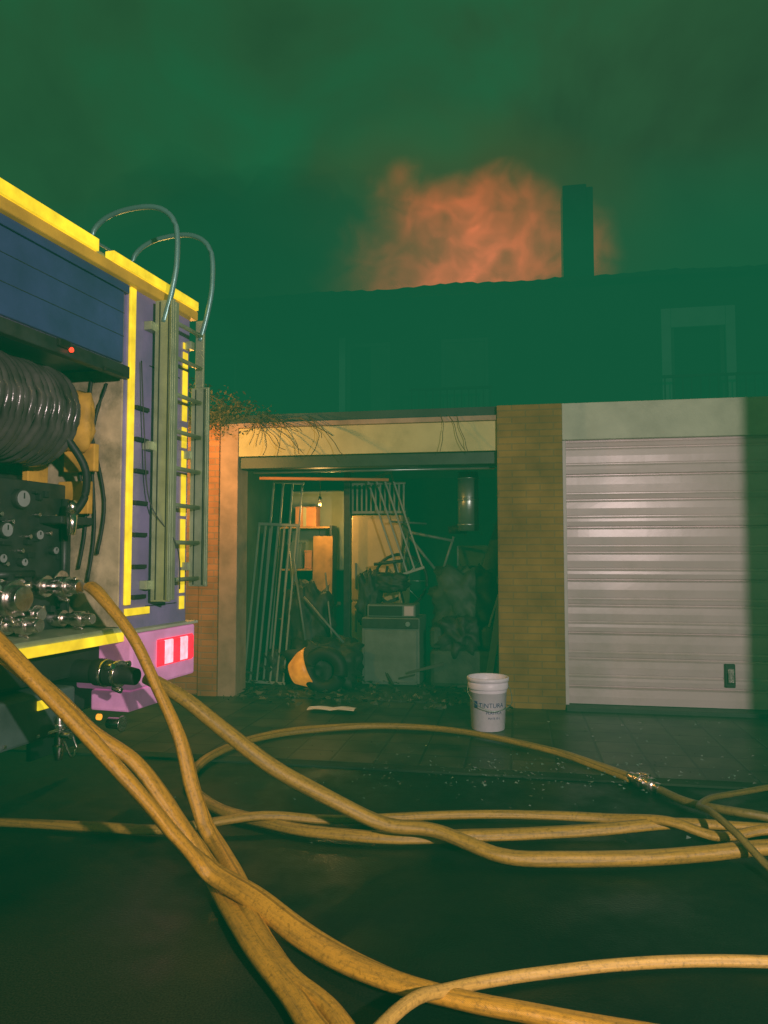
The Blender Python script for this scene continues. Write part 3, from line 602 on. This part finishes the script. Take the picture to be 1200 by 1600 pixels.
cyls(g,'barrel',[((-.13,0,0),(-.07,0,0),.032),((-.07,0,0),(-.02,0,0),.044),((-.02,0,0),(.02,0,0),.036),((.02,0,0),(.07,0,0),.045),((.07,0,0),(.13,0,0),.03)],M_metal,.003)
cyls(g,'lugs',[((-.04,.045*math.cos(a),.045*math.sin(a)),(.04,.052*math.cos(a),.052*math.sin(a)),.010) for a in (0.3,1.57,2.8,4.7)],M_metal,.002)

# ------------------------------------------------------------------ climbing plant over the garage corner
g=grp('climbing_plant',**HOUSE)
V=[];F=[]
def leaf(c,r):
    a=random.random()*6.28;b=random.uniform(-1,1); u=Vector((math.cos(a),math.sin(a)*.5,b)).normalized(); v=u.orthogonal().normalized(); k=len(V)
    V.extend([c-u*r,c+v*r*.45,c+u*r,c-v*r*.45]); F.append([k,k+1,k+2,k+3])
tw=0
def twig(p,d,ln,r):
    global tw
    pts=[Vector(p)]; dd=Vector(d)
    for i in range(6):
        dd=(dd+Vector((random.uniform(-.35,.35),random.uniform(-.2,.1),random.uniform(-.35,.2)))).normalized(); pts.append(pts[-1]+dd*ln/6)
    tw+=1; tube(g,'twig_%d'%tw,pts,r,M_twig,n=2,seg=5); return pts
for k in range(30):
    s=random.uniform(-1.95,-1.1); p=twig((s,-.02-random.random()*.15,2.76+random.random()*.08),(random.uniform(-.6,.9),-.3,random.uniform(-.4,.3)),random.uniform(.2,.5),.004)
    for q in p[1:]:
        for _ in range(10 if s<-1.4 else 3): leaf(q+Vector((random.gauss(0,.05),random.gauss(0,.04),random.gauss(0,.04))),random.uniform(.008,.026))
for k in range(16):
    twig((random.uniform(-1.5,-.6),-.06,2.74),(random.uniform(.2,.9),-.15,-.4),random.uniform(.3,.7),.0035)
for s in (.55,.62,.7): twig((s,-.06,2.72),(.35,-.1,-.8),.4,.003)
add(g,'leaves',V,F,M_leaf)

# ------------------------------------------------------------------ unseen wall right of the viewer, added to shade the door's right edge
g=grp('shadow_caster_wall',(2.52,2.6,0),rz=.1)
box(g,'brickwork',(0,3),(0,.22),(0,2.6),M_brick,.004); box(g,'coping',(-.03,3.03),(-.03,.25),(2.603,2.66),M_jamb,.006)

# ------------------------------------------------------------------ lamps behind the viewer
FLP=Vector((1.75,-1.25,2.35))
g=grp('floodlight_tripod',(FLP.x,FLP.y-.1,0))
cyls(g,'mast_and_legs',[((0,0,.5),(0,0,2.3),.018),((0,0,.9),(.45,-.3,0),.012),((0,0,.9),(-.45,-.3,0),.012),((0,0,.9),(0,.5,0),.012)],M_steel2)
box(g,'lamp_head',(-.16,.16),(-.05,.03),(2.25,2.45),M_black,.01)
SLP=Vector((-1.2,-4.2,5.6))
g=grp('added_fill_lamp',(SLP.x-.9,SLP.y,0))  # unseen fill lamp, added to lift the shaded strip of the door
cyls(g,'mast',[((0,0,0),(0,0,5.7),.07,.04),((0,0,5.7),(.7,0,5.85),.03,.025)],M_steel2)
box(g,'lamp_head',(.65,1.15),(-.12,.12),(5.78,5.9),M_steel2,.03)
def spot(name,loc,target,power,col,size,blend,rad):
    l=bpy.data.lights.new(name,'SPOT'); l.energy=power; l.color=col; l.spot_size=math.radians(size); l.spot_blend=blend; l.shadow_soft_size=rad
    o=bpy.data.objects.new(name,l); COL.objects.link(o); o.location=loc
    o.rotation_euler=(Vector(target)-Vector(loc)).to_track_quat('-Z','Y').to_euler(); return o
spot('floodlight_lamp',FLP,(.5,6.5,1.9),2200,(1,.75,.72),100,.9,.06)
spot('added_fill_light',SLP,(.6,5,0),420,(1,.66,.30),110,.6,.12)  # added warm fill light
def point(name,loc,power,col,rad=.05):
    l=bpy.data.lights.new(name,'POINT'); l.energy=power; l.color=col; l.shadow_soft_size=rad
    o=bpy.data.objects.new(name,l); COL.objects.link(o); o.location=loc; return o
bx=boxes(FE,'amber_beacon',[((.0,.05),(.25,.35),(2.35,2.45))],M_amber,.008)
point('beacon_lamp',(-1.85,6.4,2.35),110,(1,.42,.10),.05)
point('added_bulb_lamp',(BULB.x,BULB.y-.02,BULB.z-.1),24,(1,.52,.15),.04)
point('roof_fire_lamp',(3.2,13.2,6.6),900,(1,.3,.06),.6)

sn=bpy.data.lights.new('sun','SUN'); sn.energy=.02; sn.angle=math.radians(.5); sn.color=(1,.95,.85)
so=bpy.data.objects.new('sun',sn); COL.objects.link(so); so.rotation_euler=(math.radians(60),0,math.radians(20))

# ------------------------------------------------------------------ smoke
def volmat(name): 
    m=bpy.data.materials.new(name); m.use_nodes=True; m.node_tree.nodes.clear(); return m
def haze(name,dens,ec,es):
    m=volmat(name); N=m.node_tree.nodes; L=m.node_tree.links
    out=N.new('ShaderNodeOutputMaterial'); ab=N.new('ShaderNodeVolumeAbsorption'); em=N.new('ShaderNodeEmission'); ad=N.new('ShaderNodeAddShader')
    ab.inputs['Density'].default_value=dens; ab.inputs['Color'].default_value=(0,0,0,1)
    em.inputs['Color'].default_value=ec+(1,); em.inputs['Strength'].default_value=es
    L.new(ab.outputs[0],ad.inputs[0]); L.new(em.outputs[0],ad.inputs[1]); L.new(ad.outputs[0],out.inputs['Volume']); return m
box(None,'smoke_haze',(-14,14),(-4,10.9),(-.2,5.6),haze('green_haze',.07,(.03,.98,.40),.0084),0)
hz=grp('terrace_smoke',**HOUSE)
box(hz,'smoke_bank',(-6.9,9.9),(.3,2.5),(2.72,5.35),haze('terrace_smoke_volume',.52,(.10,1,.48),.050),0)
mdk=haze('dark_smoke_volume',.38,(.16,1,.5),.0135)
pf=grp('smoke_puffs')
blob(pf,'dark_puff_1',(-1.3,8.6,4.9),(1.9,.9,1.0),mdk,.5,1.5,4,4,.0,False)
blob(pf,'dark_puff_2',(-2.0,9.3,5.0),(2.2,.9,1.4),mdk,.5,1.5,24,4,.0,False)

m=volmat('burning_smoke'); N=m.node_tree.nodes; L=m.node_tree.links
out=N.new('ShaderNodeOutputMaterial'); ab=N.new('ShaderNodeVolumeAbsorption'); em=N.new('ShaderNodeEmission'); ad=N.new('ShaderNodeAddShader')
tc=N.new('ShaderNodeTexCoord')
def nz(s,d,dist=0):
    n=N.new('ShaderNodeTexNoise'); n.inputs['Scale'].default_value=s; n.inputs['Detail'].default_value=d; n.inputs['Distortion'].default_value=dist
    L.new(tc.outputs['Object'],n.inputs['Vector']); return n.outputs['Fac']
def mth(op,a,b=None,c=None,clamp=False):
    x=N.new('ShaderNodeMath'); x.operation=op; x.use_clamp=clamp
    for i,v in enumerate((a,b,c)):
        if v is None: continue
        if isinstance(v,(int,float)): x.inputs[i].default_value=v
        else: L.new(v,x.inputs[i])
    return x.outputs[0]
mp=N.new('ShaderNodeMapping'); L.new(tc.outputs['Object'],mp.inputs[0]); mp.inputs['Scale'].default_value=(1/4.5,1/2.4,1/3.4)
ln=N.new('ShaderNodeVectorMath'); ln.operation='LENGTH'; L.new(mp.outputs[0],ln.inputs[0])
base=mth('SUBTRACT',1,ln.outputs['Value'])
f=mth('ADD',base,mth('MULTIPLY',mth('SUBTRACT',nz(.6,3,.5),.5),.55))
f=mth('MAXIMUM',f,0)
core=mth('POWER',mth('MAXIMUM',mth('MULTIPLY_ADD',f,2.0,-.68),0),1.4)
streak=mth('MULTIPLY_ADD',nz(1.5,3,1.4),4.4,-1.6); streak=mth('MAXIMUM',streak,.22)
hot=mth('MULTIPLY',mth('MULTIPLY',core,streak),7.2)
halo=mth('MULTIPLY',f,.10)
es=mth('ADD',hot,halo)
rp=N.new('ShaderNodeValToRGB'); e=rp.color_ramp.elements
e[0].position=.15; e[0].color=(.8,.42,.07,1); e[1].position=.75; e[1].color=(1,.16,.07,1); x=e.new(.42); x.color=(1,.12,.03,1)
L.new(f,rp.inputs[0]); L.new(rp.outputs[0],em.inputs['Color']); L.new(es,em.inputs['Strength'])
ab.inputs['Color'].default_value=(0,0,0,1); L.new(mth('MULTIPLY',mth('MINIMUM',f,.6),.9),ab.inputs['Density'])
L.new(ab.outputs[0],ad.inputs[0]); L.new(em.outputs[0],ad.inputs[1]); L.new(ad.outputs[0],out.inputs['Volume'])
g=box(None,'fire_smoke',(-4.4,4.4),(-2.2,2.2),(-2.0,3.6),m,0); g.location=(1.5,14.0,6.75)

# ------------------------------------------------------------------ sky
w=bpy.data.worlds.new('World'); S.world=w; w.use_nodes=True
N=w.node_tree.nodes; L=w.node_tree.links; N.clear()
out=N.new('ShaderNodeOutputWorld'); b1=N.new('ShaderNodeBackground'); b2=N.new('ShaderNodeBackground'); ad=N.new('ShaderNodeAddShader')
sky=N.new('ShaderNodeTexSky'); sky.sky_type='NISHITA'; sky.sun_disc=False; sky.sun_elevation=math.radians(30); sky.sun_rotation=math.radians(20)
L.new(sky.outputs[0],b1.inputs[0]); b1.inputs[1].default_value=.0006
tc=N.new('ShaderNodeTexCoord'); n=N.new('ShaderNodeTexNoise'); n.inputs['Scale'].default_value=3.2; n.inputs['Detail'].default_value=5; n.inputs['Roughness'].default_value=.5; n.inputs['Distortion'].default_value=.3
L.new(tc.outputs['Generated'],n.inputs['Vector'])
r=N.new('ShaderNodeValToRGB'); e=r.color_ramp.elements; e[0].position=.34; e[0].color=(.018,.026,.009,1); e[1].position=.68; e[1].color=(.012,.135,.050,1)
x=e.new(.48); x.color=(.026,.072,.025,1)
L.new(n.outputs['Fac'],r.inputs[0]); L.new(r.outputs[0],b2.inputs[0]); b2.inputs[1].default_value=1
L.new(b1.outputs[0],ad.inputs[0]); L.new(b2.outputs[0],ad.inputs[1]); L.new(ad.outputs[0],out.inputs['Surface'])

# ------------------------------------------------------------------ camera
cd=bpy.data.cameras.new('camera'); cam=bpy.data.objects.new('camera',cd); COL.objects.link(cam)
cd.sensor_fit='VERTICAL'; cd.sensor_height=36; cd.sensor_width=27; cd.lens=26.0; cd.clip_start=.05; cd.clip_end=1000
cam.location=(0,0,1.4); cam.rotation_euler=(math.radians(90+3.27),0,0)
S.camera=cam
